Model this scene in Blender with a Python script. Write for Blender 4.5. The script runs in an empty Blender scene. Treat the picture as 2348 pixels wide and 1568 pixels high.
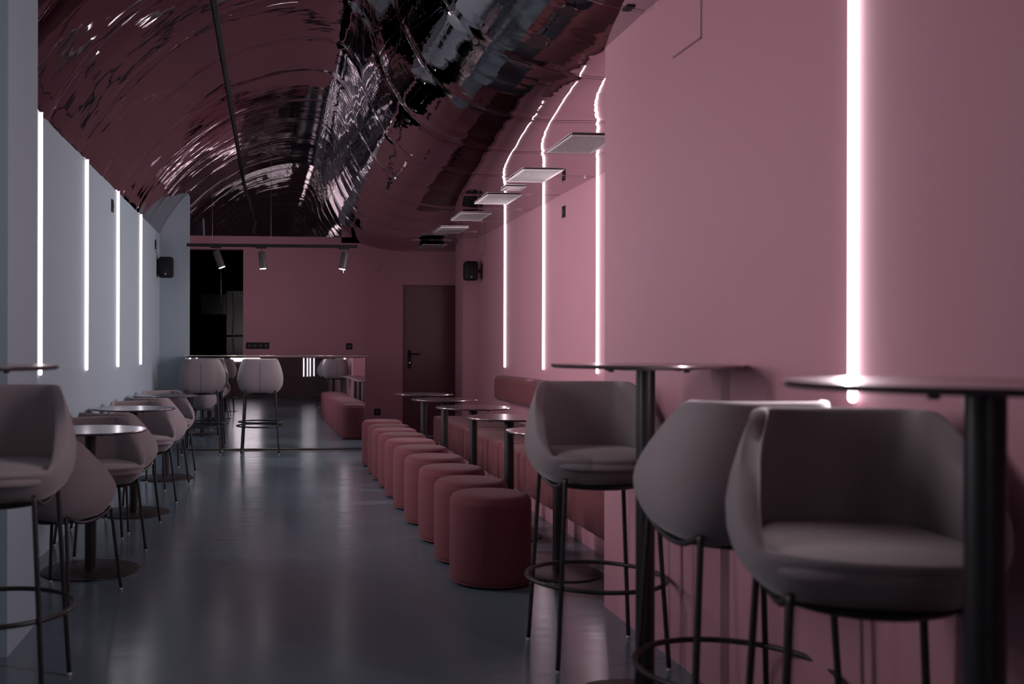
import bpy, bmesh, math, random
from mathutils import Vector, Matrix
random.seed(7)
C = bpy.context.scene.collection
PI = math.pi

# ------------------------------------------------------------------ camera
H = 1.16
TH = math.atan(178/2283)                     # the camera looks a little to the right of the room's axis
cd = bpy.data.cameras.new('camera')
cd.sensor_width = 36; cd.lens = 35
cd.shift_x = (1174-800)/2348
cd.shift_y = (795-784)/2348
cd.dof.use_dof = True
cd.dof.focus_distance = 8.2
cd.dof.aperture_fstop = 2.9
cd.clip_start = .05
cam = bpy.data.objects.new('camera', cd); C.objects.link(cam)
cam.location = (0, 0, H)
cam.rotation_euler = (Matrix.Rotation(-TH, 3, 'Z') @ Matrix.Rotation(math.radians(90), 3, 'X') @ Matrix.Rotation(math.radians(.12), 3, 'Z')).to_euler()
bpy.context.scene.camera = cam

# ------------------------------------------------------------------ world, exposure
w = bpy.data.worlds.new('world'); bpy.context.scene.world = w; w.use_nodes = True
w.node_tree.nodes['Background'].inputs[0].default_value = (.86, .74, .80, 1)   # street light outside the shop window
w.node_tree.nodes['Background'].inputs[1].default_value = 3.6
vs = bpy.context.scene.view_settings
vs.view_transform = 'Standard'; vs.look = 'None'; vs.gamma = 1; vs.exposure = 0.12
LED_GLOW = 4.5          # brightness of the diffusers
LED_WATT = 11.0          # light thrown into the room per metre of tube

# ------------------------------------------------------------------ materials
def mat(name, col, rough=.5, metal=0, noise=None, bump=None, spec=.5, emit=None, sheen=0, coat=0):
    m = bpy.data.materials.new(name); m.use_nodes = True
    nt = m.node_tree; b = nt.nodes['Principled BSDF']
    b.inputs['Base Color'].default_value = (*col, 1)
    b.inputs['Roughness'].default_value = rough
    b.inputs['Metallic'].default_value = metal
    b.inputs['Specular IOR Level'].default_value = spec
    if sheen:
        b.inputs['Sheen Weight'].default_value = sheen; b.inputs['Sheen Roughness'].default_value = .4
    if coat:
        b.inputs['Coat Weight'].default_value = coat; b.inputs['Coat Roughness'].default_value = .12
    tc = nt.nodes.new('ShaderNodeTexCoord')
    if noise:                                   # (scale, amount)
        n = nt.nodes.new('ShaderNodeTexNoise'); n.inputs['Scale'].default_value = noise[0]; n.inputs['Detail'].default_value = 5
        nt.links.new(tc.outputs['Object'], n.inputs['Vector'])
        mx = nt.nodes.new('ShaderNodeMix'); mx.data_type = 'RGBA'
        a = noise[1]
        mx.inputs[6].default_value = (*[c*(1-a) for c in col], 1)
        mx.inputs[7].default_value = (*[min(1, c*(1+a)) for c in col], 1)
        nt.links.new(n.outputs[0], mx.inputs[0]); nt.links.new(mx.outputs[2], b.inputs['Base Color'])
    if bump:                                    # (scale, strength, distance)
        n = nt.nodes.new('ShaderNodeTexNoise'); n.inputs['Scale'].default_value = bump[0]; n.inputs['Detail'].default_value = 3
        nt.links.new(tc.outputs['Object'], n.inputs['Vector'])
        bp = nt.nodes.new('ShaderNodeBump'); bp.inputs['Strength'].default_value = bump[1]; bp.inputs['Distance'].default_value = bump[2]
        nt.links.new(n.outputs[0], bp.inputs['Height']); nt.links.new(bp.outputs[0], b.inputs['Normal'])
    if emit:
        b.inputs['Emission Color'].default_value = (*emit[0], 1); b.inputs['Emission Strength'].default_value = emit[1]
    return m

def weave(name, col, sc, strength):
    """woven upholstery: two crossed thread waves plus slub noise"""
    m = mat(name, col, .92, sheen=.10, spec=.2)
    nt = m.node_tree; b = nt.nodes['Principled BSDF']; tc = nt.nodes.new('ShaderNodeTexCoord')
    def nz(v):
        mp = nt.nodes.new('ShaderNodeMapping'); mp.inputs['Scale'].default_value = v
        n = nt.nodes.new('ShaderNodeTexNoise'); n.inputs['Scale'].default_value = sc; n.inputs['Detail'].default_value = 3
        nt.links.new(tc.outputs['Object'], mp.inputs[0]); nt.links.new(mp.outputs[0], n.inputs['Vector']); return n
    n1, n2 = nz((1, 1, 7)), nz((6, 6, 1))
    ad = nt.nodes.new('ShaderNodeMath'); ad.operation = 'ADD'
    nt.links.new(n1.outputs[0], ad.inputs[0]); nt.links.new(n2.outputs[0], ad.inputs[1])
    mr = nt.nodes.new('ShaderNodeMapRange'); mr.inputs[1].default_value = .65; mr.inputs[2].default_value = 1.35
    nt.links.new(ad.outputs[0], mr.inputs[0])
    mx = nt.nodes.new('ShaderNodeMix'); mx.data_type = 'RGBA'
    mx.inputs[6].default_value = (*[c*.62 for c in col], 1); mx.inputs[7].default_value = (*[min(1, c*1.35) for c in col], 1)
    nt.links.new(mr.outputs[0], mx.inputs[0]); nt.links.new(mx.outputs[2], b.inputs['Base Color'])
    bp = nt.nodes.new('ShaderNodeBump'); bp.inputs['Strength'].default_value = strength; bp.inputs['Distance'].default_value = .002
    nt.links.new(mr.outputs[0], bp.inputs['Height']); nt.links.new(bp.outputs[0], b.inputs['Normal'])
    return m

PINK = (.43, .203, .245)
M = {
 'pink': mat('pink paint', PINK, .55, noise=(1.3, .04), bump=(60, .05, .002)),
 'blue': mat('grey blue paint', (.290, .368, .410), .6, noise=(1.2, .04), bump=(60, .05, .002)),
 'dark': mat('black paint', (.012, .011, .012), .8),
 'roof': mat('slab', (.05, .05, .05), .9),
 'facade': mat('dim plaster', (.26, .18, .19), .8, noise=(2, .2)),
 'chair': mat('mauve wool', (.243, .208, .216), .95, sheen=.25, noise=(700, .12), bump=(900, .12, .001), spec=.15),
 'pouf': weave('dusty red weave', (.130, .039, .046), 120, .5),
 'bench': weave('dusty red weave bench', (.128, .038, .044), 110, .5),
 'black': mat('black powder coat', (.014, .012, .012), .42, bump=(400, .05, .001)),
 'blackp': mat('black plastic', (.007, .006, .007), .5, spec=.3),
 'pole': mat('black steel', (.012, .010, .011), .38),
 'top': mat('bronze grey table top', (.30, .235, .245), .19, metal=.9, noise=(4, .1)),
 'topd': mat('table edge', (.10, .07, .075), .35, metal=.3),
 'base': mat('bronze black base', (.013, .010, .011), .42, noise=(8, .15)),
 'foot': mat('clear glide', (.55, .5, .5), .25),
 'led': mat('light tube', (1, 1, 1), .5, emit=((1.0, .90, .965), LED_GLOW)),
 'lens': mat('spot lens', (1, 1, 1), .5, emit=((1, .95, .97), 25)),
 'led2': mat('soft light tube', (1, 1, 1), .5, emit=((1.0, .90, .965), 2.2)),
 'chan': mat('white channel', (.7, .68, .7), .4),
 'mirror': mat('mirror glass', (.86, .86, .88), .012, metal=1),
 'trimm': mat('brushed steel edge', (.60, .54, .48), .22, metal=1),
 'grille': mat('white grille', (.60, .55, .56), .5),
 'void': mat('dark duct', (.012, .010, .011), .8),
 'door': mat('burgundy door lacquer', (.13, .043, .056), .32, bump=(25, .06, .002)),
 'steel': mat('polished steel', (.7, .68, .68), .2, metal=1),
 'wire': mat('steel wire', (.45, .38, .38), .35, metal=1),
 'head': mat('dark grey lamp body', (.05, .044, .042), .5),
 'fridge': mat('black gloss', (.020, .014, .018), .15),
 'hand': mat('grey handle', (.30, .26, .28), .3, metal=.8),
 'red': mat('red mark', (.5, .12, .10), .5),
 'white': mat('white mark', (.8, .78, .78), .5),
 'greym': mat('grey mark', (.25, .23, .23), .5),
 'seam': mat('shadow gap', (.16, .075, .095), .9),
}
# floor: poured blue-grey resin, satin, with wiping marks
fm = mat('blue grey resin', (.075, .100, .122), .3)
nt = fm.node_tree; b = nt.nodes['Principled BSDF']; tc = nt.nodes.new('ShaderNodeTexCoord')
n = nt.nodes.new('ShaderNodeTexNoise'); n.inputs['Scale'].default_value = 1.4; n.inputs['Detail'].default_value = 7; n.inputs['Roughness'].default_value = .62
nt.links.new(tc.outputs['Object'], n.inputs['Vector'])
mx = nt.nodes.new('ShaderNodeMix'); mx.data_type = 'RGBA'
mx.inputs[6].default_value = (.088, .128, .154, 1); mx.inputs[7].default_value = (.118, .160, .188, 1)
nt.links.new(n.outputs[0], mx.inputs[0]); nt.links.new(mx.outputs[2], b.inputs['Base Color'])
mp = nt.nodes.new('ShaderNodeMapping'); mp.inputs['Scale'].default_value = (1.2, 5, 1)
n2 = nt.nodes.new('ShaderNodeTexNoise'); n2.inputs['Scale'].default_value = 2.2; n2.inputs['Detail'].default_value = 6
nt.links.new(tc.outputs['Object'], mp.inputs[0]); nt.links.new(mp.outputs[0], n2.inputs['Vector'])
mr = nt.nodes.new('ShaderNodeMapRange'); mr.inputs[3].default_value = .13; mr.inputs[4].default_value = .27
nt.links.new(n2.outputs[0], mr.inputs[0]); nt.links.new(mr.outputs[0], b.inputs['Roughness'])
bp = nt.nodes.new('ShaderNodeBump'); bp.inputs['Strength'].default_value = .22; bp.inputs['Distance'].default_value = .006
nt.links.new(n2.outputs[0], bp.inputs['Height']); nt.links.new(bp.outputs[0], b.inputs['Normal'])
M['floor'] = fm
# ceiling: stretched mirror film, wrinkled
cm = mat('mirror film', (.45, .395, .415), .025, metal=1)
nt = cm.node_tree; b = nt.nodes['Principled BSDF']; tc = nt.nodes.new('ShaderNodeTexCoord')
def bumpn(scale, vec, dist, detail, prev=None):
    mp = nt.nodes.new('ShaderNodeMapping'); mp.inputs['Scale'].default_value = vec
    n = nt.nodes.new('ShaderNodeTexNoise'); n.inputs['Scale'].default_value = scale; n.inputs['Detail'].default_value = detail
    nt.links.new(tc.outputs['Object'], mp.inputs[0]); nt.links.new(mp.outputs[0], n.inputs['Vector'])
    bp = nt.nodes.new('ShaderNodeBump'); bp.inputs['Strength'].default_value = 1; bp.inputs['Distance'].default_value = dist
    nt.links.new(n.outputs[0], bp.inputs['Height'])
    if prev: nt.links.new(prev.outputs[0], bp.inputs['Normal'])
    return bp
p = bumpn(1.6, (1.2, 3.0, 1.2), .0026, 2)
p = bumpn(7, (1, 1.6, 1), .00022, 2, p)
nt.links.new(p.outputs[0], b.inputs['Normal'])
M['film'] = cm
gl = bpy.data.materials.new('window glass'); gl.use_nodes = True
g = gl.node_tree; b = g.nodes['Principled BSDF']; b.inputs['Transmission Weight'].default_value = 1; b.inputs['Roughness'].default_value = 0; b.inputs['IOR'].default_value = 1.1
M['glass'] = gl

# ------------------------------------------------------------------ mesh helpers
class MB:
    def __init__(s): s.v = []; s.f = []
    def add(s, v, f):
        o = len(s.v); s.v += [tuple(p) for p in v]; s.f += [tuple(i+o for i in q) for q in f]; return s
    def box(s, x0, x1, y0, y1, z0, z1):
        v = [(x, y, z) for z in (z0, z1) for y in (y0, y1) for x in (x0, x1)]
        return s.add(v, [(0,2,3,1), (4,5,7,6), (0,1,5,4), (2,6,7,3), (0,4,6,2), (1,3,7,5)])
    def obox(s, c, ax, ay, az, hx, hy, hz):
        c, ax, ay, az = map(Vector, (c, ax, ay, az)); v = []
        for k in (-1, 1):
            for j in (-1, 1):
                for i in (-1, 1): v.append(c + ax*hx*i + ay*hy*j + az*hz*k)
        return s.add(v, [(0,2,3,1), (4,5,7,6), (0,1,5,4), (2,6,7,3), (0,4,6,2), (1,3,7,5)])
    def rings(s, rings, cap0=True, cap1=True, loop=False):
        n = len(rings[0]); v = [p for r in rings for p in r]; f = []
        m = len(rings)
        for i in range(m if loop else m-1):
            a, b2 = i*n, ((i+1) % m)*n
            for j in range(n): f.append((a+j, a+(j+1) % n, b2+(j+1) % n, b2+j))
        if not loop:
            if cap0: f.append(tuple(reversed(range(n))))
            if cap1: f.append(tuple((m-1)*n+j for j in range(n)))
        return s.add(v, f)
    def lathe(s, prof, n=48, c=(0, 0, 0)):
        return s.rings([[(c[0]+r*math.cos(2*PI*j/n), c[1]+r*math.sin(2*PI*j/n), c[2]+z) for j in range(n)] for r, z in prof])
    def tube(s, pts, r, n=10, loop=False, caps=True):
        P = [Vector(p) for p in pts]; m = len(P); R = []
        up = None
        for i in range(m):
            if loop: t = (P[(i+1) % m]-P[i-1]).normalized()
            else: t = (P[min(i+1, m-1)]-P[max(i-1, 0)]).normalized()
            if up is None:
                up = t.orthogonal().normalized()
            up = (up - t*up.dot(t)).normalized(); sd = t.cross(up)
            rr = r[i] if isinstance(r, (list, tuple)) else r
            R.append([P[i]+(up*math.cos(2*PI*j/n)+sd*math.sin(2*PI*j/n))*rr for j in range(n)])
        if loop:                                    # circles in one plane: fixed frame
            R = []
            for i in range(m):
                t = (P[(i+1) % m]-P[i-1]).normalized(); u = Vector((0, 0, 1)); sd = t.cross(u)
                R.append([P[i]+(u*math.cos(2*PI*j/n)+sd*math.sin(2*PI*j/n))*r for j in range(n)])
        return s.rings(R, caps, caps, loop)
    def build(s, name, m, parent=None, smooth=None, bevel=None, seg=2, loc=None, rot=None):
        me = bpy.data.meshes.new(name); me.from_pydata(s.v, [], s.f); me.update()
        bm = bmesh.new(); bm.from_mesh(me)
        bmesh.ops.remove_doubles(bm, verts=bm.verts, dist=1e-6)
        bmesh.ops.recalc_face_normals(bm, faces=bm.faces); bm.to_mesh(me); bm.free()
        o = bpy.data.objects.new(name, me); C.objects.link(o)
        me.materials.append(M[m] if isinstance(m, str) else m)
        if parent: o.parent = parent
        if smooth is not None:
            for p in me.polygons: p.use_smooth = True
            if smooth < 180: me.set_sharp_from_angle(angle=math.radians(smooth))
        if bevel:
            bv = o.modifiers.new('b', 'BEVEL'); bv.width = bevel; bv.segments = seg; bv.limit_method = 'ANGLE'
            for p in me.polygons: p.use_smooth = True
            me.set_sharp_from_angle(angle=math.radians(50))
        if loc: o.location = loc
        if rot: o.rotation_euler = rot
        return o

def tag(o, label, cat, group=None):
    o['label'] = label; o['category'] = cat
    if group: o['group'] = group
    return o
def struct(o, label=None):
    o['kind'] = 'structure'
    if label: o['label'] = label
    return o
def empty(name, loc, rz=0):
    o = bpy.data.objects.new(name, None); C.objects.link(o); o.location = loc; o.rotation_euler = (0, 0, rz); o.empty_display_size = .1
    return o
def copy_tree(o, parent=None):
    c = o.copy(); C.objects.link(c)
    if parent: c.parent = parent
    for ch in list(kids.get(o, [])):
        d = copy_tree(ch, c); kids.setdefault(c, []).append(d)
    return c
kids = {}
def collect(root):
    for o in list(C.objects):
        if o.parent: 
            if o not in kids.setdefault(o.parent, []): kids[o.parent].append(o)

# ------------------------------------------------------------------ room shell
YF, YB = -4.6, 12.82         # inner faces of the front and the back wall
XL, XR = -1.264, 2.52        # recessed side walls
ZL, ZR = 2.43, 2.49
TOP = 3.9
def wall(name, parts, m, label, bevel=None):
    b = MB()
    for p in parts: b.box(*p)
    return struct(b.build(name, m, bevel=bevel), label)
struct(MB().box(-3.2, 3.6, YF-.3, 16.2, -.12, 0).build('floor', 'floor'), 'smooth blue-grey poured resin floor')
wall('wall_left', [(XL-.25, XL, YF-.2, 13.1, 0, TOP)], 'blue', 'grey-blue painted left wall')
wall('wall_left_pier', [(XL-.01, -.98, 3.80, 4.27, 0, TOP-.2)], 'blue', 'grey-blue pier standing out from the left wall')
wall('wall_left_partition', [(XL-.01, -.945, 11.40, 11.68, 0, TOP-.2)], 'blue', 'short grey-blue partition at the far left')
wall('wall_right', [(XR, XR+.25, YF-.2, 16.2, 0, TOP)], 'pink', 'pink painted recessed right wall behind the bench')
wall('wall_right_pier', [(1.49, XR+.05, YF-.2, 4.36, 0, TOP-.2)], 'pink', 'near pink wall block beside the bar tables')
wall('wall_right_pillar', [(2.33, XR+.01, 12.0, 12.5, 0, 2.6)], 'pink', 'pink pillar at the far end of the bench')
# back wall with an open doorway and the burgundy door
OX, OZ = -.36, 2.405
DX0, DX1, DZ = 1.70, 2.44, 1.965
wall('wall_back', [(XL-.2, OX, YB, YB+.14, OZ, 2.575), (OX, DX0, YB, YB+.14, 0, 2.575), (DX0, XR+.3, YB, YB+.14, DZ, 2.575),
                   (DX1, XR+.3, YB, YB+.14, 0, DZ), (.9, XR+.3, YB, YB+.14, 2.5, TOP)], 'pink', 'burgundy-pink painted end wall')
BULK = math.radians(1.3)
bu = MB().box(XL-.25, .9, .0, .03, -.03, TOP-2.57).build('wall_back_upper', 'film', loc=(0, YB+.01, 2.575), rot=(BULK, 0, 0))
struct(bu, 'mirrored bulkhead above the end wall')
wall('wall_store', [(-3.2, XR+.25, 16.0, 16.2, 0, TOP), (-3.4, -3.2, 12.8, 16.2, 0, TOP), (-3.2, XL-.2, 12.9, 13.1, 0, TOP), (.2, .35, YB+.14, 16.0, 0, TOP)],
     'dark', 'black room beyond the doorway')
wall('ceiling_slab', [(-3.4, 3.6, YF-.3, 16.3, TOP, TOP+.1)], 'roof', 'slab above the mirror film')
# front wall behind the viewer, with the shop window
wall('wall_front', [(XL-.2, -1.15, YF-.2, YF, 0, TOP), (-1.15, -.25, YF-.2, YF, 0, .92), (-1.15, -.25, YF-.2, YF, 2.2, TOP), (-.25, XR+.2, YF-.2, YF, 0, TOP)], 'facade', 'dim plaster shopfront wall')
wn = MB()
for a in ((-1.15, -1.10, .92, 2.2), (-.30, -.25, .92, 2.2), (-1.10, -.30, .92, .97), (-1.10, -.30, 2.15, 2.2)):
    wn.box(a[0], a[1], YF-.12, YF-.06, a[2], a[3])
wo = struct(wn.build('window_1', 'grille'), 'white framed shop window')
MB().box(-1.1, -.3, YF-.095, YF-.085, .97, 2.15).build('pane', 'glass', wo)

# ------------------------------------------------------------------ mirrored vault
PR = [(-1.30, 2.36), (-1.264, 2.43), (-1.205, 2.55), (-1.107, 2.70), (-.955, 2.886), (-.70, 3.11), (-.35, 3.345), (0, 3.47), (.30, 3.52), (.52, 3.49),
      (.645, 3.36), (.70, 3.20), (.735, 3.07), (.80, 2.93), (.90, 2.77), (1.06, 2.63), (1.27, 2.547), (1.58, 2.493), (1.9, 2.49), (2.25, 2.49), (2.60, 2.49)]
def crv(P, sub):
    out = []
    for i in range(len(P)-1):
        p0, p1, p2, p3 = P[max(i-1, 0)], P[i], P[i+1], P[min(i+2, len(P)-1)]
        for k in range(sub):
            t = k/sub
            out.append(tuple(.5*((2*p1[a])+(-p0[a]+p2[a])*t+(2*p0[a]-5*p1[a]+4*p2[a]-p3[a])*t*t+(-p0[a]+3*p1[a]-3*p2[a]+p3[a])*t**3) for a in range(len(p1))))
    out.append(P[-1]); return out
def ss(a, b2, x):
    t = max(0, min(1, (x-a)/(b2-a))); return t*t*(3-2*t)
prof = crv(PR, 7)
# arc length and normals
arc = [0]
for i in range(1, len(prof)): arc.append(arc[-1]+math.dist(prof[i], prof[i-1]))
SEAM = .93
from mathutils import noise as mn
def film():
    b = MB(); ny = int((YB+.16-(YF-.1))/.045); np_ = len(prof); V = []
    for j in range(ny+1):
        y = YF-.1+(YB+.16-(YF-.1))*j/ny
        sd = abs(((y-6.68)/SEAM+.5) % 1-.5)*SEAM            # distance to the nearest sheet joint
        for i, (x, z) in enumerate(prof):
            a, c = prof[max(i-1, 0)], prof[min(i+1, np_-1)]
            tx, tz = c[0]-a[0], c[1]-a[1]; L = math.hypot(tx, tz); nx, nz = -tz/L, tx/L
            flat = ss(1.1, 1.7, x); flank = ss(.45, .7, x)*(1-ss(1.0, 1.4, x))
            amp = .0026 + .0016*flank - .0014*flat
            d = amp*mn.noise(Vector((arc[i]*1.6, y*2.6, 3.1))) + amp*.30*mn.noise(Vector((arc[i]*3.2+9, y*6.5, 7.7)))
            d += (.0030-.0010*flat)*math.exp(-(sd/.05)**2)    # the film puckers at each joint
            edge = ss(0, .08, arc[i])*ss(0, .12, arc[-1]-arc[i])
            d *= edge
            dz = -.09*ss(12.2, 12.82, y)*ss(.7, 1.2, x)
            V.append((x+nx*d, y, z+nz*d+dz))
    F = []
    for j in range(ny):
        for i in range(np_-1):
            a = j*np_+i; F.append((a, a+1, a+np_+1, a+np_))
    b.add(V, F); o = b.build('ceiling', 'film', smooth=180)
    return struct(o, 'wrinkled mirror film vault curving into a flat mirrored soffit')
ceil = film()
# joints of the film sheets: fine raised welts
def zc(x):
    for i in range(len(prof)-1):
        if prof[i][0] <= x <= prof[i+1][0]:
            t = (x-prof[i][0])/max(1e-9, prof[i+1][0]-prof[i][0]); return prof[i][1]+t*(prof[i+1][1]-prof[i][1])
k = 0
for s in range(-11, 7):
    y = 6.68+s*SEAM
    if not (YF < y < YB-.05): continue
    pts = [(x, y, z-.004) for x, z in prof[6:-2:2]]
    if y > 12: pts = [(x, yy, z-.09*ss(12.2, 12.82, y)*ss(.7, 1.2, x)) for x, yy, z in pts]
    k += 1
    struct(MB().tube(pts, .0013, 6).build('trim_%d' % k, 'film', smooth=180), 'fine welded joint across the mirror film')
# black slot that runs the length of the vault
sx = -.36
k += 1
struct(MB().box(sx-.013, sx+.013, YF, YB, zc(sx)-.03, zc(sx)-.002).build('trim_%d' % k, 'dark'), 'black channel running along the vault')
# service hatches cut in the walls near the ceiling (shadow gaps only)
def hatch(x, ya, yb, z0, z1, side, m='pink'):
    global k
    k += 1
    b = MB(); e = .0025*side
    lo, hi = sorted((x, x-e)); t = .006
    b.box(lo, hi, ya, ya+t, z0, z1); b.box(lo, hi, ya, yb, z0, z0+t)
    return struct(b.build('trim_%d' % k, 'seam'), 'shadow gap of a flush service hatch')
hatch(1.49, 3.355, 3.60, 2.235, 2.49, 1)
hatch(2.52, 11.62, 11.85, 2.26, 2.47, 1)
hatch(-1.264, 10.95, 11.2, 2.20, 2.22, -1)
k += 1
struct(MB().box(1.32, 1.41, YB-.002, YB, 2.145, 2.15).box(1.405, 1.41, YB-.002, YB, 2.15, 2.27).build('trim_%d' % k, 'seam'), 'flush hatch outline on the end wall')

# ------------------------------------------------------------------ door at the back
d = struct(MB().box(DX0+.012, DX1-.012, YB+.05, YB+.09, .012, DZ-.012).build('door_1', 'door'), 'dark burgundy flush door')
fr = MB(); fr.box(DX0, DX0+.012, YB+.01, YB+.1, 0, DZ); fr.box(DX1-.012, DX1, YB+.01, YB+.1, 0, DZ); fr.box(DX0, DX1, YB+.01, YB+.1, DZ-.012, DZ)
fr.build('door_frame', 'door', d)
MB().box(DX0+.012, DX1-.012, YB-.01, YB+.11, 0, .012).build('threshold', 'steel', d)
hx, hz = DX0+.095, 1.0
pl = MB()
R = [[(hx+.024*math.cos(2*PI*j/24), YB+.05-t, hz+(.1 if math.sin(2*PI*j/24) > 0 else -.1)+.024*math.sin(2*PI*j/24)) for j in range(24)] for t in (0, .008)]
pl.rings(R); pl.build('door_plate', 'blackp', d, smooth=40)
hd = MB().tube([(hx, YB+.05, hz+.07), (hx, YB, hz+.07), (hx+.012, YB-.008, hz+.07), (hx+.13, YB-.01, hz+.068)], .010, 10).build('door_handle', 'blackp', d, smooth=60)
ky = MB().lathe([(.001, 0), (.009, 0), (.009, .01), (.001, .01)], 16).box(-.003, .003, -.014, .0, .008, .022)
ky.build('lock_cylinder', 'steel', d, smooth=40, loc=(hx, YB+.042, hz-.045), rot=(PI/2, 0, 0))

# ------------------------------------------------------------------ light tubes
def led(x, y, z0, z1, label, group, r=.0098, out=1, dim=1, spread=116):
    e = empty('light_tube', (x, y, z0)); tag(e, label, 'wall light', group)
    h = z1-z0
    prof2 = [(r*math.sin(a), r-r*math.cos(a)) for a in (0.05, .4, .8, 1.2, PI/2)] + [(r, h)]
    b = MB(); b.rings([[(q*math.cos(2*PI*j/14)-out*(r+.0005), q*math.sin(2*PI*j/14), zz) for j in range(14)] for q, zz in prof2])
    b.build('diffuser', 'led', e, smooth=60)
    MB().lathe([(.002, h-.004), (r+.002, h-.004), (r+.002, h), (.002, h)], 16, (-out*(r+.002), 0, 0)).build('end_cap', 'chan', e, smooth=40)
    al = bpy.data.lights.new('tube_beam', 'AREA'); al.shape = 'RECTANGLE'; al.size = .011; al.size_y = h-.03
    al.energy = LED_WATT*h*dim; al.color = (1, .90, .965); al.spread = math.radians(spread)
    ao = bpy.data.objects.new('tube_beam', al); C.objects.link(ao); ao.parent = e
    ao.location = (-out*(2*r+.0025), 0, h/2)
    ao.rotation_euler = (PI/2, 0, out*PI/2)
    return e
gl_, gr_ = 'white light tubes on the left wall', 'white light tubes on the right walls'
for y, z0, lb in ((5.54, 1.00, 'white light tube on the left wall nearest the pier, longest of four'), (6.91, .995, 'white light tube on the left wall, second from the pier'),
                  (8.30, .99, 'white light tube on the left wall, third from the pier, beside the high socket'), (9.73, .985, 'white light tube on the left wall closest to the partition')):
    led(XL, y, z0, ZL+.005, lb, gl_, out=-1, dim=.6 if y > 9 else 1.1, spread=110)
for y, z0, lb in ((7.52, .955, 'white light tube on the recessed pink wall right beside the near wall edge'), (9.05, .95, 'white light tube in the middle of the recessed pink wall'),
                  (10.58, .94, 'white light tube on the recessed pink wall nearest the pillar')):
    led(XR, y, z0, 2.492, lb, gr_, dim=.65 if y > 10 else 1.0, spread=124)
led(1.49, 2.43, 1.02, 2.495, 'thick bright light tube on the near pink wall above the bar stools', gr_, r=.0118, dim=1.1, spread=165)

led(XL, 2.78, 1.0, ZL+.005, 'white light tube on the left wall, nearer than the pier', gl_, out=-1, dim=.65)
def drop_tube(x, y, z0, z1, label):
    e = empty('hanging_light_tube', (x, y, z0)); tag(e, label, 'pendant light', 'hanging light tubes near the shop front')
    MB().tube([(0, 0, 0), (0, 0, .004), (0, 0, z1-z0-.004), (0, 0, z1-z0)], [.008, .010, .010, .008], 12).build('diffuser', 'led2', e, smooth=60)
    MB().tube([(0, 0, z1-z0), (0, 0, zc(x)-z0)], .0015, 6).build('suspension_wire', 'blackp', e, smooth=60)
for x, y, lb in ((.80, -2.1, 'slim hanging white light tube near the shop front, first of four in the mirror'),
                 (.90, -2.35, 'slim hanging white light tube near the shop front, second of four in the counter mirror'),
                 (.98, -2.6, 'slim hanging white light tube near the shop front, third of four in the counter mirror'),
                 (1.08, -2.75, 'slim hanging white light tube near the shop front, last of four in the counter mirror')):
    drop_tube(x, y, .60, 2.2, lb)

# ------------------------------------------------------------------ tub chair shell
def se(t, n):
    c, s_ = math.cos(t), math.sin(t)
    return math.copysign(abs(c)**(2/n), c), math.copysign(abs(s_)**(2/n), s_)
def lerp_tab(T, z):
    if z <= T[0][0]: return T[0][1]
    for (a, va), (b2, vb) in zip(T, T[1:]):
        if z <= b2:
            u = (z-a)/(b2-a); return va+(vb-va)*u
    return T[-1][1]
def smooth_tab(P):
    return crv([(a, b2) for a, b2 in P], 6)
WT = smooth_tab([(0, .135), (.012, .168), (.032, .199), (.06, .225), (.10, .243), (.14, .250), (.19, .250), (.25, .238), (.31, .219), (.38, .193)])
BT = smooth_tab([(0, .135), (.012, .165), (.032, .192), (.06, .212), (.10, .226), (.15, .236), (.22, .238), (.30, .236), (.38, .230)])
FT = smooth_tab([(0, .130), (.012, .145), (.032, .165), (.06, .195), (.09, .222), (.125, .243), (.2, .25), (.38, .25)])
def outer(t, z):
    sx_, sy = se(t, 3.3 if math.sin(t) < 0 else 2.55)
    wz = lerp_tab(WT, z)
    d_ = lerp_tab(FT, z) if sy > 0 else lerp_tab(BT, z)
    return sx_*wz, sy*d_
def rim(t):
    sx_, sy = se(t, 3.3 if math.sin(t) < 0 else 2.55)
    u = max(0, min(1, (sy+.50)/1.12)); u = .25*ss(0, 1, u)+.75*u
    return .38-(.38-.122)*u
def make_shell():
    b = MB(); N = 88; rings = []
    zs = [0, .03, .07, .13, .2, .3, .42, .56, .70, .84, .94, 1]
    def ring(fn): return [fn(2*PI*j/N) for j in range(N)]
    for q in zs:
        def fn(t, q=q):
            h = rim(t)-.012; z = h*(q**1.15); x, y = outer(t, z); return (x, y, z)
        rings.append(ring(fn))
    def inner(t, z):                                   # boxy inside with a tight crease at the back corners
        sx_, sy = se(t, 9.0 if math.sin(t) < 0 else 3.4); lean = .012*(z/.38)
        x, y = sx_*min(.158+.074*(sy+1)/2, lerp_tab(WT, z)-.014), sy*(.210 if sy > 0 else .188+lean)
        xo, yo = outer(t, z); q = (math.hypot(xo, yo)-.016)/math.hypot(x, y)
        return (x*q, y*q) if q < 1 else (x, y)
    for a in (.12, .25, .38, .5, .62, .75, .88, 1):
        def fn(t, a=a):
            h = rim(t); xo, yo = outer(t, h-.012); xi, yi = inner(t, h-.012)
            w_ = (1-math.cos(PI*a))/2; return (xo+(xi-xo)*w_, yo+(yi-yo)*w_, h-.012+.013*math.sin(PI*a)**.8)
        rings.append(ring(fn))
    for q in (.8, .5, .2, 0):
        def fn(t, q=q):
            h = rim(t)-.012; z = .080+(h-.080)*q; x, y = inner(t, z); return (x, y, z)
        rings.append(ring(fn))
    b.rings(rings)
    return b
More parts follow.
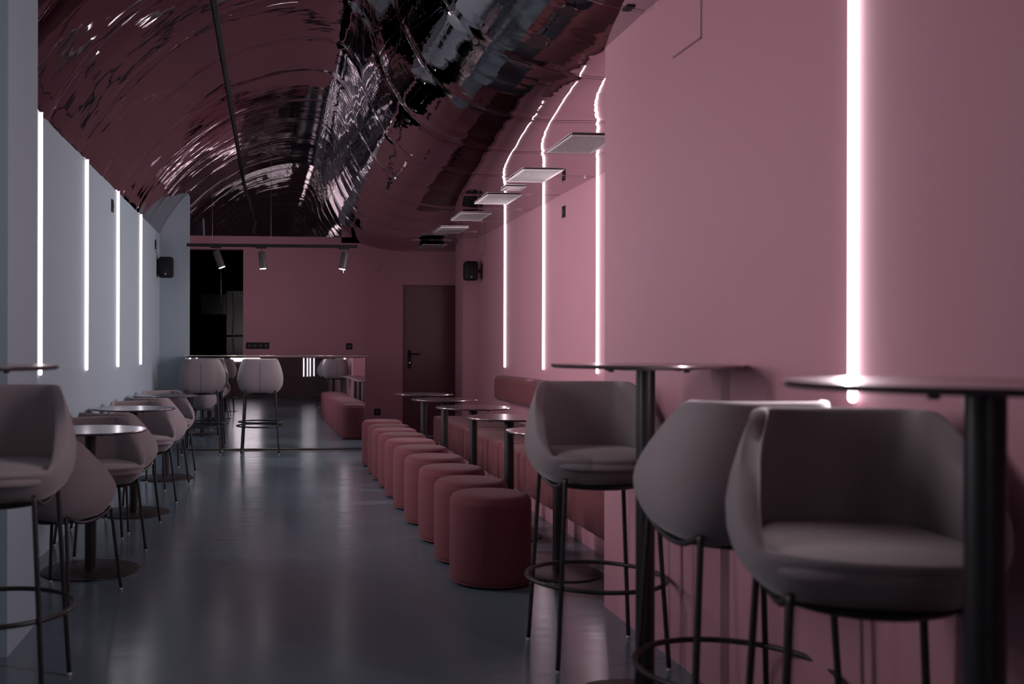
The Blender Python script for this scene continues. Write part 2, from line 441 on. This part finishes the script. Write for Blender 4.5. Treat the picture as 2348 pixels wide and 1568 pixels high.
def make_cushion():
    b = MB(); N = 56; rings = []
    P = [(.80, .090), (.985, .094), (1.0, .104), (1.0, .112), (.99, .121), (.97, .128), (.93, .1325), (.86, .1350), (.6, .1375), (.3, .1385), (.05, .139)]
    for q, z in P:
        r = []
        for j in range(N):
            t = 2*PI*j/N; sx_, sy = se(t, 6.0 if math.sin(t) < 0 else 2.9)
            r.append((sx_*(.158+.073*(sy+1)/2)*q, (.231*sy if sy > 0 else .190*sy)*q, z - .004 - .016*ss(.2, 1, sy)*q**4))
        rings.append(r)
    b.rings(rings); return b
def make_chair(kind):
    bar = kind == 'bar'
    z0 = .645 if bar else .362
    root = empty('bar_stool' if bar else 'tub_chair', (0, 0, 0))
    sh = make_shell(); sh.v = [(x, y, z+z0) for x, y, z in sh.v]; sh.build('shell', 'chair', root, smooth=75)
    cu = make_cushion(); cu.v = [(x, y, z+z0) for x, y, z in cu.v]; cu.build('seat_cushion', 'chair', root, smooth=180)
    # back seam: a fine cord following the outer back
    pts = [(0, outer(-PI/2, z)[1]-.0005, z+z0) for z in [.012, .03, .05, .08, .12, .16, .2, .24, .28, .32, .34]]
    MB().tube(pts, .0016, 6).build('back_seam', 'void', root, smooth=180)
    # pan under the shell
    MB().lathe([(.02, -.004), (.150, -.004), (.172, .004), (.186, .016), (.15, .018), (.02, .018)], 40, (0, 0, z0)).build('seat_pan', 'blackp', root, smooth=50)
    xt, yt, xf = .166, .170, .203
    for sx2 in (-1, 1):
        for sy2 in (-1, 1):
            zt = z0+.036
            P = crv([(sx2*xf, sy2*xf, .012), (sx2*(xf*.5+xt*.5), sy2*(xf*.5+yt*.5), (zt+.012)/2), (sx2*(xt+.003), sy2*(yt+.004), zt-.03), (sx2*xt, sy2*(yt-.004), zt), (sx2*(xt), sy2*(yt-.024), zt-.006)], 5)
            lg = MB().tube(P, .0085, 10).build('leg', 'black', root, smooth=180)
            MB().lathe([(.006, 0), (.0085, .002), (.0085, .012), (.006, .014)], 12, (sx2*xf, sy2*xf, 0)).build('foot_cap', 'foot', lg, smooth=60)
        P = crv([(sx2*xt, -(yt-.004), z0+.035), (sx2*(xt+.002), -.11, z0+.014), (sx2*(xt-.003), -.04, z0-.002), (sx2*(xt-.003), .04, z0-.002), (sx2*(xt+.002), .11, z0+.014), (sx2*xt, yt-.004, z0+.035)], 6)
        MB().tube(P, .0085, 10).build('side_rail', 'black', root, smooth=180)
    if bar:
        R0 = .256
        MB().tube([(R0*math.cos(2*PI*j/64), R0*math.sin(2*PI*j/64), .297) for j in range(64)], .0085, 10, loop=True).build('footrest_ring', 'black', root, smooth=180)
    return root

def table(name, x, y, zt, rt, label, group, cat, rb=.25):
    e = empty(name, (x, y, 0)); tag(e, label, cat, group)
    tp = MB().lathe([(.01, zt-.012), (rt-.006, zt-.012), (rt-.001, zt-.008), (rt, zt-.004), (rt-.002, zt), (.01, zt)], 96).build('table_top', 'top', e, smooth=40)
    sp = MB().box(-.11, .11, -.11, .11, zt-.018, zt-.012)
    for a in range(4): sp.lathe([(.001, zt-.024), (.009, zt-.024), (.009, zt-.012)], 12, (.16*math.cos(a*PI/2+.5), .16*math.sin(a*PI/2+.5), 0))
    sp.build('mounting_plate', 'black', e)
    MB().lathe([(.010, .006), (.030, .006), (.030, zt-.018), (.01, zt-.018)], 32).build('pole', 'pole', e, smooth=40)
    MB().lathe([(.01, 0), (rb-.003, 0), (rb, .003), (rb-.001, .007), (rb-.005, .009), (.04, .010), (.01, .010)], 96).build('base_disc', 'base', e, smooth=30)
    return e

# low chairs, left side, in facing pairs
low = make_chair('low'); bar = make_chair('bar')
collect(None)
spots = [(-.98, 4.71, -25, 'mauve tub chair seen from behind, nearest the viewer, before the first low table'),
         (-.98, 5.80, 180+27, 'mauve tub chair facing the viewer just behind the nearest low round table on the left'),
         (-.99, 6.50, -22, 'mauve tub chair turned away in front of the middle low round table on the left'),
         (-.97, 7.52, 180+27, 'mauve tub chair facing the viewer behind the middle low round table on the left'),
         (-.955, 8.34, -23, 'mauve tub chair turned away in front of the farthest low table on the left'),
         (-.97, 9.35, 180+27, 'mauve tub chair facing the viewer behind the farthest low table on the left')]
first = True
for x, y, a, lb in spots:
    o = low if first else copy_tree(low); first = False
    o.location = (x, y, 0); o.rotation_euler = (0, 0, math.radians(a)); tag(o, lb, 'chair', 'mauve tub chairs along the left wall')
bars = [(1.22, 3.67, 180, 'mauve bar stool facing the viewer beyond the farther bar table on the right', 'bar stools at the right bar tables'),
        (1.245, 2.60, 0, 'mauve bar stool seen from behind, between the farther bar table and the nearest facing stool', 'bar stools at the right bar tables'),
        (1.20, 1.945, 180-17, 'large mauve bar stool facing the viewer at the nearest bar table on the right', 'bar stools at the right bar tables'),
        (-.91, 3.37, 180, 'mauve bar stool cut off at the left edge, below the left bar table', 'bar stools on the left'),
        (-.744, 10.92, 0, 'mauve bar stool at the mirrored counter, left one, seen from behind', 'bar stools at the mirrored counter'),
        (-.119, 10.92, 0, 'mauve bar stool at the mirrored counter, standing alone on the right, seen from behind', 'bar stools at the mirrored counter')]
first = True
for x, y, a, lb, gp in bars:
    o = bar if first else copy_tree(bar); first = False
    o.location = (x, y, 0); o.rotation_euler = (0, 0, math.radians(a)); tag(o, lb, 'bar stool', gp)
gt = 'round bar tables'
table('bar_table', 1.205, 3.13, 1.106, .30, 'high round bar table on the right between the two farther bar stools', gt, 'bar table')
table('bar_table', 1.14, 1.51, 1.106, .30, 'high round bar table nearest the viewer, cut off at the right edge', gt, 'bar table')
table('bar_table', -.90, 2.86, 1.106, .30, 'high round bar table cut off at the left edge', gt, 'bar table')
gt = 'low round tables between the tub chairs'
table('low_table', -.930, 5.24, .731, .285, 'low round table on the left nearest the viewer, shining top', gt, 'table')
table('low_table', -.953, 7.03, .731, .285, 'low round table on the left, middle of three', gt, 'table')
table('low_table', -.928, 8.87, .731, .285, 'low round table on the left, farthest of three', gt, 'table')
gt = 'low round tables in front of the red bench'
for i, (y, lb) in enumerate(((5.02, 'low round table at the bench, nearest, half hidden by a bar stool'), (6.03, 'low round table at the bench, second from the viewer, with a bright glint'),
              (7.05, 'low round table at the bench, middle of five'), (8.12, 'low round table at the bench, second from the far end'), (9.05, 'low round table at the bench, farthest, before the burgundy door'))):
    table('low_table', (1.475, 1.46, 1.445, 1.425, 1.395)[i], y, .731, .27, lb, gt, 'table', rb=(.22, .2, .2, .2, .2)[i])

# ------------------------------------------------------------------ poufs
def make_pouf():
    e = empty('pouf', (0, 0, 0)); r, h = .200, .445
    P = [(.002, .012), (r-.018, .012), (r-.006, .020), (r-.001, .034), (r, .06), (r+.001, .2), (r, h-.055), (r-.003, h-.035), (r-.011, h-.018), (r-.026, h-.007), (r-.05, h-.002), (r*.5, h+.001), (.002, h+.002)]
    MB().lathe(crv(P, 3), 72).build('cover', 'pouf', e, smooth=180)
    MB().lathe([(.002, 0), (r-.03, 0), (r-.03, .014), (.002, .014)], 48).build('base', 'blackp', e, smooth=40)
    MB().tube([((r-.0005)*math.cos(2*PI*j/72), (r-.0005)*math.sin(2*PI*j/72), .030) for j in range(72)], .0013, 6, loop=True).build('hem_seam', 'pouf', e, smooth=180)
    return e
pf = make_pouf(); collect(None)
py = [4.86, 5.36, 5.93, 6.53, 7.13, 7.68, 8.20, 8.68, 9.12, 9.70]
words = ['nearest the viewer', 'second from the viewer', 'third from the viewer', 'fourth from the viewer', 'fifth from the viewer',
         'sixth from the viewer', 'seventh from the viewer', 'third from the mirrored counter', 'second from the mirrored counter', 'last in the row, next to the mirrored counter']
for i, y in enumerate(py):
    o = pf if i == 0 else copy_tree(pf)
    o.location = (1.085+random.uniform(-.006, .006), y, 0); o.rotation_euler = (0, 0, random.uniform(0, 6))
    tag(o, 'round dusty-red upholstered pouf, '+words[i], 'pouf', 'dusty-red poufs in a row along the aisle')

# ------------------------------------------------------------------ bench and backrest along the right wall
segs = [(10.88, 9.30), (9.28, 7.74), (7.72, 6.10), (6.08, 4.42)]
names = ['far end unit with the rounded end, before the pillar', 'second unit from the far end', 'third unit from the far end', 'nearest unit, running behind the near pink wall']
for (ya, yb), nm in zip(segs, names):
    e = empty('bench_unit', ((1.78+2.50)/2, (ya+yb)/2, 0)); tag(e, 'dusty-red upholstered bench, '+nm, 'bench', 'bench units along the right wall')
    hx2, hy = .36, (ya-yb)/2
    s = MB(); s.box(-hx2, hx2, -hy, hy, .115, .402)
    st = s.build('upholstered_seat', 'bench', e, bevel=.032, seg=5)
    MB().tube([(-hx2+.006, -hy+.02, .150), (-hx2+.006, -hy+.02, .365)], .003, 6).build('piping', 'bench', st, smooth=180)
    MB().box(-hx2+.062, hx2-.02, -hy, hy, 0, .118).build('plinth', 'pink', e)
bk = empty('wall_cushion', (2.43, 7.4, .73)); tag(bk, 'long dusty-red padded back cushion fixed to the pink wall above the bench', 'wall cushion')
def rrect(hx_, hz_, r, n=6):
    o = []
    for cx, cz, a0 in ((hx_-r, hz_-r, 0), (-hx_+r, hz_-r, PI/2), (-hx_+r, -hz_+r, PI), (hx_-r, -hz_+r, 1.5*PI)):
        for q in range(n+1): a = a0+PI/2*q/n; o.append((cx+r*math.cos(a), cz+r*math.sin(a)))
    return o
b = MB(); R = []
L = 3.02
for t in [-1, -.999, -.995, -.985, -.97] + [i/10 for i in range(-9, 10)] + [.97, .985, .995, .999, 1]:
    u = (1-abs(t))*L
    kx = min(1, math.sqrt(max(0, 1-(1-min(1, u/.07))**2))); sc = .45+.55*kx; sz = .70+.30*kx
    R.append([(x*sc+.085*(1-sc), t*L, z*sz) for x, z in rrect(.085, .132, .06)])
b.rings(R); b.build('bolster', 'bench', bk, smooth=180)

# ------------------------------------------------------------------ mirrored counter
TILT = math.radians(.38)
CX0, CX1, CY = -.955, 1.055, 11.235
e = empty('mirrored_counter', ((CX0+CX1)/2, CY+.3, 0)); tag(e, 'waist-high bar counter faced with a full mirror at the end of the room', 'counter')
ox, oy = -(CX0+CX1)/2, -(CY+.3)
MB().box(CX0+ox+.01, CX1+ox-.01, CY+oy+.03, CY+oy+.62, .06, 1.03).build('carcass', 'dark', e)
MB().box(CX0+ox+.03, CX1+ox-.03, CY+oy+.06, CY+oy+.58, 0, .07).build('plinth', 'blackp', e)
mg = MB().box(CX0+ox, CX1+ox, 0, .006, 0, 1.015).build('mirror_panel', 'mirror', e, loc=(0, CY+oy, .018), rot=(-TILT, 0, 0))
f2 = MB()
f2.box(CX0+ox-.004, CX0+ox, CY+oy-.004, CY+oy+.02, .01, 1.045); f2.box(CX1+ox, CX1+ox+.004, CY+oy-.004, CY+oy+.02, .01, 1.045)
f2.box(CX0+ox, CX1+ox, CY+oy-.006, CY+oy+.018, .008, .018)
f2.build('edge_profile', 'trimm', e)
MB().box(CX0+ox-.003, CX1+ox+.003, CY+oy-.26, CY+oy+.62, 1.053, 1.062).build('worktop', 'trimm', e, bevel=.002)

# ------------------------------------------------------------------ track light
TY, TZ = 11.0, 2.272
tr = empty('track_light', (0.02, TY, TZ)); tag(tr, 'black suspended track light with three cylinder spotlights above the mirrored counter', 'track light')
MB().box(-.945, .93, -.017, .017, -.018, .016).build('rail', 'blackp', tr, bevel=.002)
for wx in (-.67, -.03):
    zt = zc(wx+.02)-TZ
    MB().tube([(wx, 0, .016), (wx+.002, 0, .10), (wx+.006, 0, .14), (wx+.004, 0, .25), (wx+.004, 0, zt)], .0016, 6).build('suspension_wire', 'wire', tr, smooth=180)
for i, (hx3, lean, yaw) in enumerate(((-.62, 20, 0), (-.125, 4, 0), (.79, -10, 0))):
    MB().box(hx3-.07, hx3+.05, -.018, .018, -.032, -.016).build('adapter', 'blackp', tr)
    sp = MB().tube([(hx3, 0, -.03), (hx3, 0, -.075)], .007, 8)
    st = sp.build('spotlight', 'head', tr, smooth=60)
    a = math.radians(lean); dx, dz = math.sin(a), -math.cos(a)
    c0 = Vector((hx3-dx*.02, 0, -.065)); c1 = c0+Vector((dx*.19, 0, dz*.19))
    hs = MB(); hs.tube([c0, c0+Vector((dx, 0, dz))*.003, c1], [.035, .038, .038], 28); hs.build('lamp_housing', 'head', st, smooth=50)
    ln = MB(); ln.tube([c1, c1+Vector((dx, 0, dz))*.0025], .034, 28); ln.build('lens', 'lens', st)
    ld = bpy.data.lights.new('spot_beam', 'SPOT'); ld.energy = 20; ld.color = (1, .93, .9); ld.spot_size = math.radians(62); ld.spot_blend = .6; ld.shadow_soft_size = .03
    lo = bpy.data.objects.new('spot_beam', ld); C.objects.link(lo); lo.parent = st
    lo.location = c1+Vector((dx, 0, dz))*.012
    lo.rotation_euler = Vector((dx, -.10, dz)).to_track_quat('-Z', 'Y').to_euler()

    if i == 2:
        MB().tube(crv([c1+Vector((.012, 0, .004)), c1+Vector((.016, 0, -.012)), c1+Vector((.011, 0, -.024)), c1+Vector((.017, 0, -.036)), c1+Vector((.013, 0, -.045))], 4), .0028, 6).build('loose_cord', 'foot', st, smooth=180)
MB().tube(crv([(.755, 0, .016), (.752, 0, .035), (.772, 0, .020), (.790, 0, .017), (.796, 0, .030), (.803, 0, .018), (.812, 0, .022)], 4), .0014, 6).build('loose_wire', 'wire', tr, smooth=180)

# ------------------------------------------------------------------ loudspeakers
def speaker(x, y, z, side, label):
    """rounded two-way wall speaker, facing the viewer, bracket on the side wall (side = +1 wall on the right)"""
    e = empty('loudspeaker', (x, y, z)); tag(e, label, 'loudspeaker', 'small black wall loudspeakers')
    def sec(s_, yy): return [(px*s_, yy, pz*s_) for px, pz in rrect(.082, .116, .034, 6)]
    MB().rings([sec(.80, .13), sec(.93, .11), sec(1, .06), sec(1, .0), sec(.99, -.006)]).build('cabinet', 'blackp', e, smooth=60)
    MB().rings([sec(.97, -.004), sec(.96, -.012), sec(.92, -.017)]).build('front_grille', 'blackp', e, smooth=50)
    bd = MB().box(-.014, .014, -.0195, -.0165, -.094, -.062).build('badge', 'blackp', e)
    MB().box(-.013, .013, -.0205, -.0192, -.067, -.064).build('red_mark', 'red', bd)
    MB().add([(-.009, -.0205, -.079), (.009, -.0205, -.079), (.004, -.0205, -.071), (-.004, -.0205, -.071), (-.009, -.0192, -.079), (.009, -.0192, -.079), (.004, -.0192, -.071), (-.004, -.0192, -.071)],
             [(0, 1, 2, 3), (7, 6, 5, 4), (0, 4, 5, 1), (1, 5, 6, 2), (2, 6, 7, 3), (3, 7, 4, 0)]).build('emblem', 'white', bd)
    MB().box(-.010, .010, -.0205, -.0192, -.089, -.086).build('grey_mark', 'greym', bd)
    wx = (XR if side > 0 else XL)-x
    b = MB(); lo, hi = sorted((wx, wx-side*.012)); b.box(lo, hi, .02, .07, -.085, .085)
    lo, hi = sorted((wx-side*.01, side*.075)); b.box(lo, hi, .035, .055, -.02, .02)
    b.build('wall_bracket', 'blackp', e, bevel=.004)
speaker(-1.165, 11.12, 2.035, -1, 'small black loudspeaker on the blue wall beside the partition, upper left')
speaker(2.375, 11.72, 2.07, 1, 'small black loudspeaker on the pink wall beside the pillar')

# ------------------------------------------------------------------ sockets
def socket(n, loc, face, label, vertical=False, size=.082):
    """face: '-y' on the end wall, '-x' / '+x' on side walls"""
    rz = {'-y': 0, '-x': -PI/2, '+x': PI/2}[face]
    e = empty('wall_socket', loc, rz); tag(e, label, 'socket', 'black wall sockets and switches')
    wd = .071*n+.011
    MB().box(-wd/2, wd/2, -.009, 0, -size/2, size/2).build('face_plate', 'blackp', e, bevel=.003)
    for i in range(n):
        cx = (i-(n-1)/2)*.071
        s = MB(); s.lathe([(.020, 0), (.024, .0), (.024, .004), (.020, .004), (.018, .001), (.001, .001)], 24)
        s.lathe([(.001, .0), (.0028, .0), (.0028, .006), (.001, .006)], 8, (-.009, 0, 0)); s.lathe([(.001, .0), (.0028, .0), (.0028, .006), (.001, .006)], 8, (.009, 0, 0))
        s.build('socket_insert', 'head', e, smooth=40, loc=(cx, -.009, 0), rot=(PI/2, 0, 0))
socket(4, (-.172, YB, 1.172), '-y', 'black four-gang socket strip on the end wall above the mirrored counter')
socket(1, (1.005, YB, 1.166), '-y', 'single black socket on the end wall above the right end of the mirrored counter')
socket(1, (1.37, YB, .318), '-y', 'single black socket low on the end wall between counter and door')
socket(1, (XR, 8.43, 2.33), '-x', 'black socket high on the pink wall between two light tubes', size=.10)
socket(1, (XL, 8.03, 2.275), '+x', 'black socket high on the blue wall before the third light tube', size=.10)
socket(1, (XL, 10.98, 2.27), '+x', 'black socket high on the blue wall above the loudspeaker', size=.10)

# ------------------------------------------------------------------ ceiling vents on the soffit
def make_vent():
    e = empty('ceiling_vent', (0, 0, 0)); a, c = .155, .285
    f = MB(); f.box(-a, a, -c, -c+.022, -.006, 0); f.box(-a, a, c-.022, c, -.006, 0); f.box(-a, -a+.016, -c+.022, c-.022, -.006, 0); f.box(a-.016, a, -c+.022, c-.022, -.006, 0)
    f.build('frame', 'grille', e)
    s = MB()
    for i in range(16):
        x = -a+.026+i*(2*a-.052)/15; s.box(x-.0032, x+.0032, -c+.02, c-.02, -.0055, -.0035)
    s.build('slats', 'grille', e)
    MB().box(-a+.01, a-.01, -c+.01, c-.01, -.001, .0).build('backing', 'void', e)
    return e
vt = make_vent(); collect(None)
vy = [(6.36, 2.486, 'nearest, beside the near wall edge'), (7.56, 2.486, 'second from the viewer'), (8.79, 2.486, 'third from the viewer, behind the small square panel'),
      (10.0, 2.486, 'fourth from the viewer'), (11.16, 2.486, 'fifth from the viewer'), (12.50, 2.432, 'farthest, dim, close to the end wall')]
for i, (y, z, lb) in enumerate(vy):
    o = vt if i == 0 else copy_tree(vt)
    o.location = (2.02, y, z); tag(o, 'white slatted ceiling vent, '+lb, 'vent', 'ceiling vents on the mirrored soffit')
e = empty('ceiling_sensor_panel', (2.01, 8.17, 2.486)); tag(e, 'small square white panel in the mirrored soffit between two vents', 'ceiling panel')
MB().box(-.085, .085, -.10, .10, -.010, 0).build('frame', 'grille', e, bevel=.003)
MB().box(-.05, .05, -.06, .06, -.014, -.009).build('cover', 'chan', e, bevel=.002)
e = empty('ceiling_light_box', (1.385, 3.78, 2.488)); tag(e, 'small black fitting on the ceiling at the top edge', 'ceiling light')
MB().box(-.018, .018, -.03, .03, -.012, 0).build('housing', 'blackp', e, bevel=.003)

# ------------------------------------------------------------------ dark store room
fx0, fx1, fy = -.62, -.05, 13.75
e = empty('fridge', ((fx0+fx1)/2, fy+.3, 0)); tag(e, 'tall black two-door fridge in the dark doorway', 'fridge')
hw = (fx1-fx0)/2
MB().box(-hw, hw, -.26, .3, 0, 1.93).build('body', 'dark', e)
up = MB().box(-hw, hw, -.30, -.262, 1.31, 1.93).build('door', 'fridge', e, bevel=.008)
dn = MB().box(-hw, hw, -.30, -.262, .02, 1.30).build('door', 'fridge', e, bevel=.008)
hxx = -hw+.09
MB().tube(crv([(hxx, -.30, 1.88), (hxx, -.335, 1.86), (hxx+.012, -.34, 1.6), (hxx, -.335, 1.36), (hxx, -.30, 1.34)], 5), .008, 8).build('handle', 'hand', up, smooth=180)
MB().tube(crv([(hxx, -.30, 1.27), (hxx, -.335, 1.25), (hxx+.012, -.34, 1.1), (hxx+.016, -.335, .95), (hxx+.016, -.30, .93)], 5), .008, 8).build('handle', 'hand', dn, smooth=180)
e = empty('wall_cabinet', (-.86, 15.6, 1.65)); tag(e, 'dim grey wall cabinet in the dark doorway', 'cabinet')
MB().box(-.22, .22, -.2, .38, 0, .32).build('body', 'fridge', e, bevel=.004)
MB().box(-.21, .21, -.212, -.2, .01, .31).build('door', 'fridge', e)
e = MB().tube([(0, 0, 0), (0, 0, .60)], .009, 10).build('hanging_rod', 'hand', smooth=180, loc=(-.66, 13.2, 1.62))
tag(e, 'thin grey hanging rod in the dark doorway', 'rod')
MB().tube([(0, 0, .60), (0, 0, 2.25)], .0015, 6).build('cord', 'blackp', e)
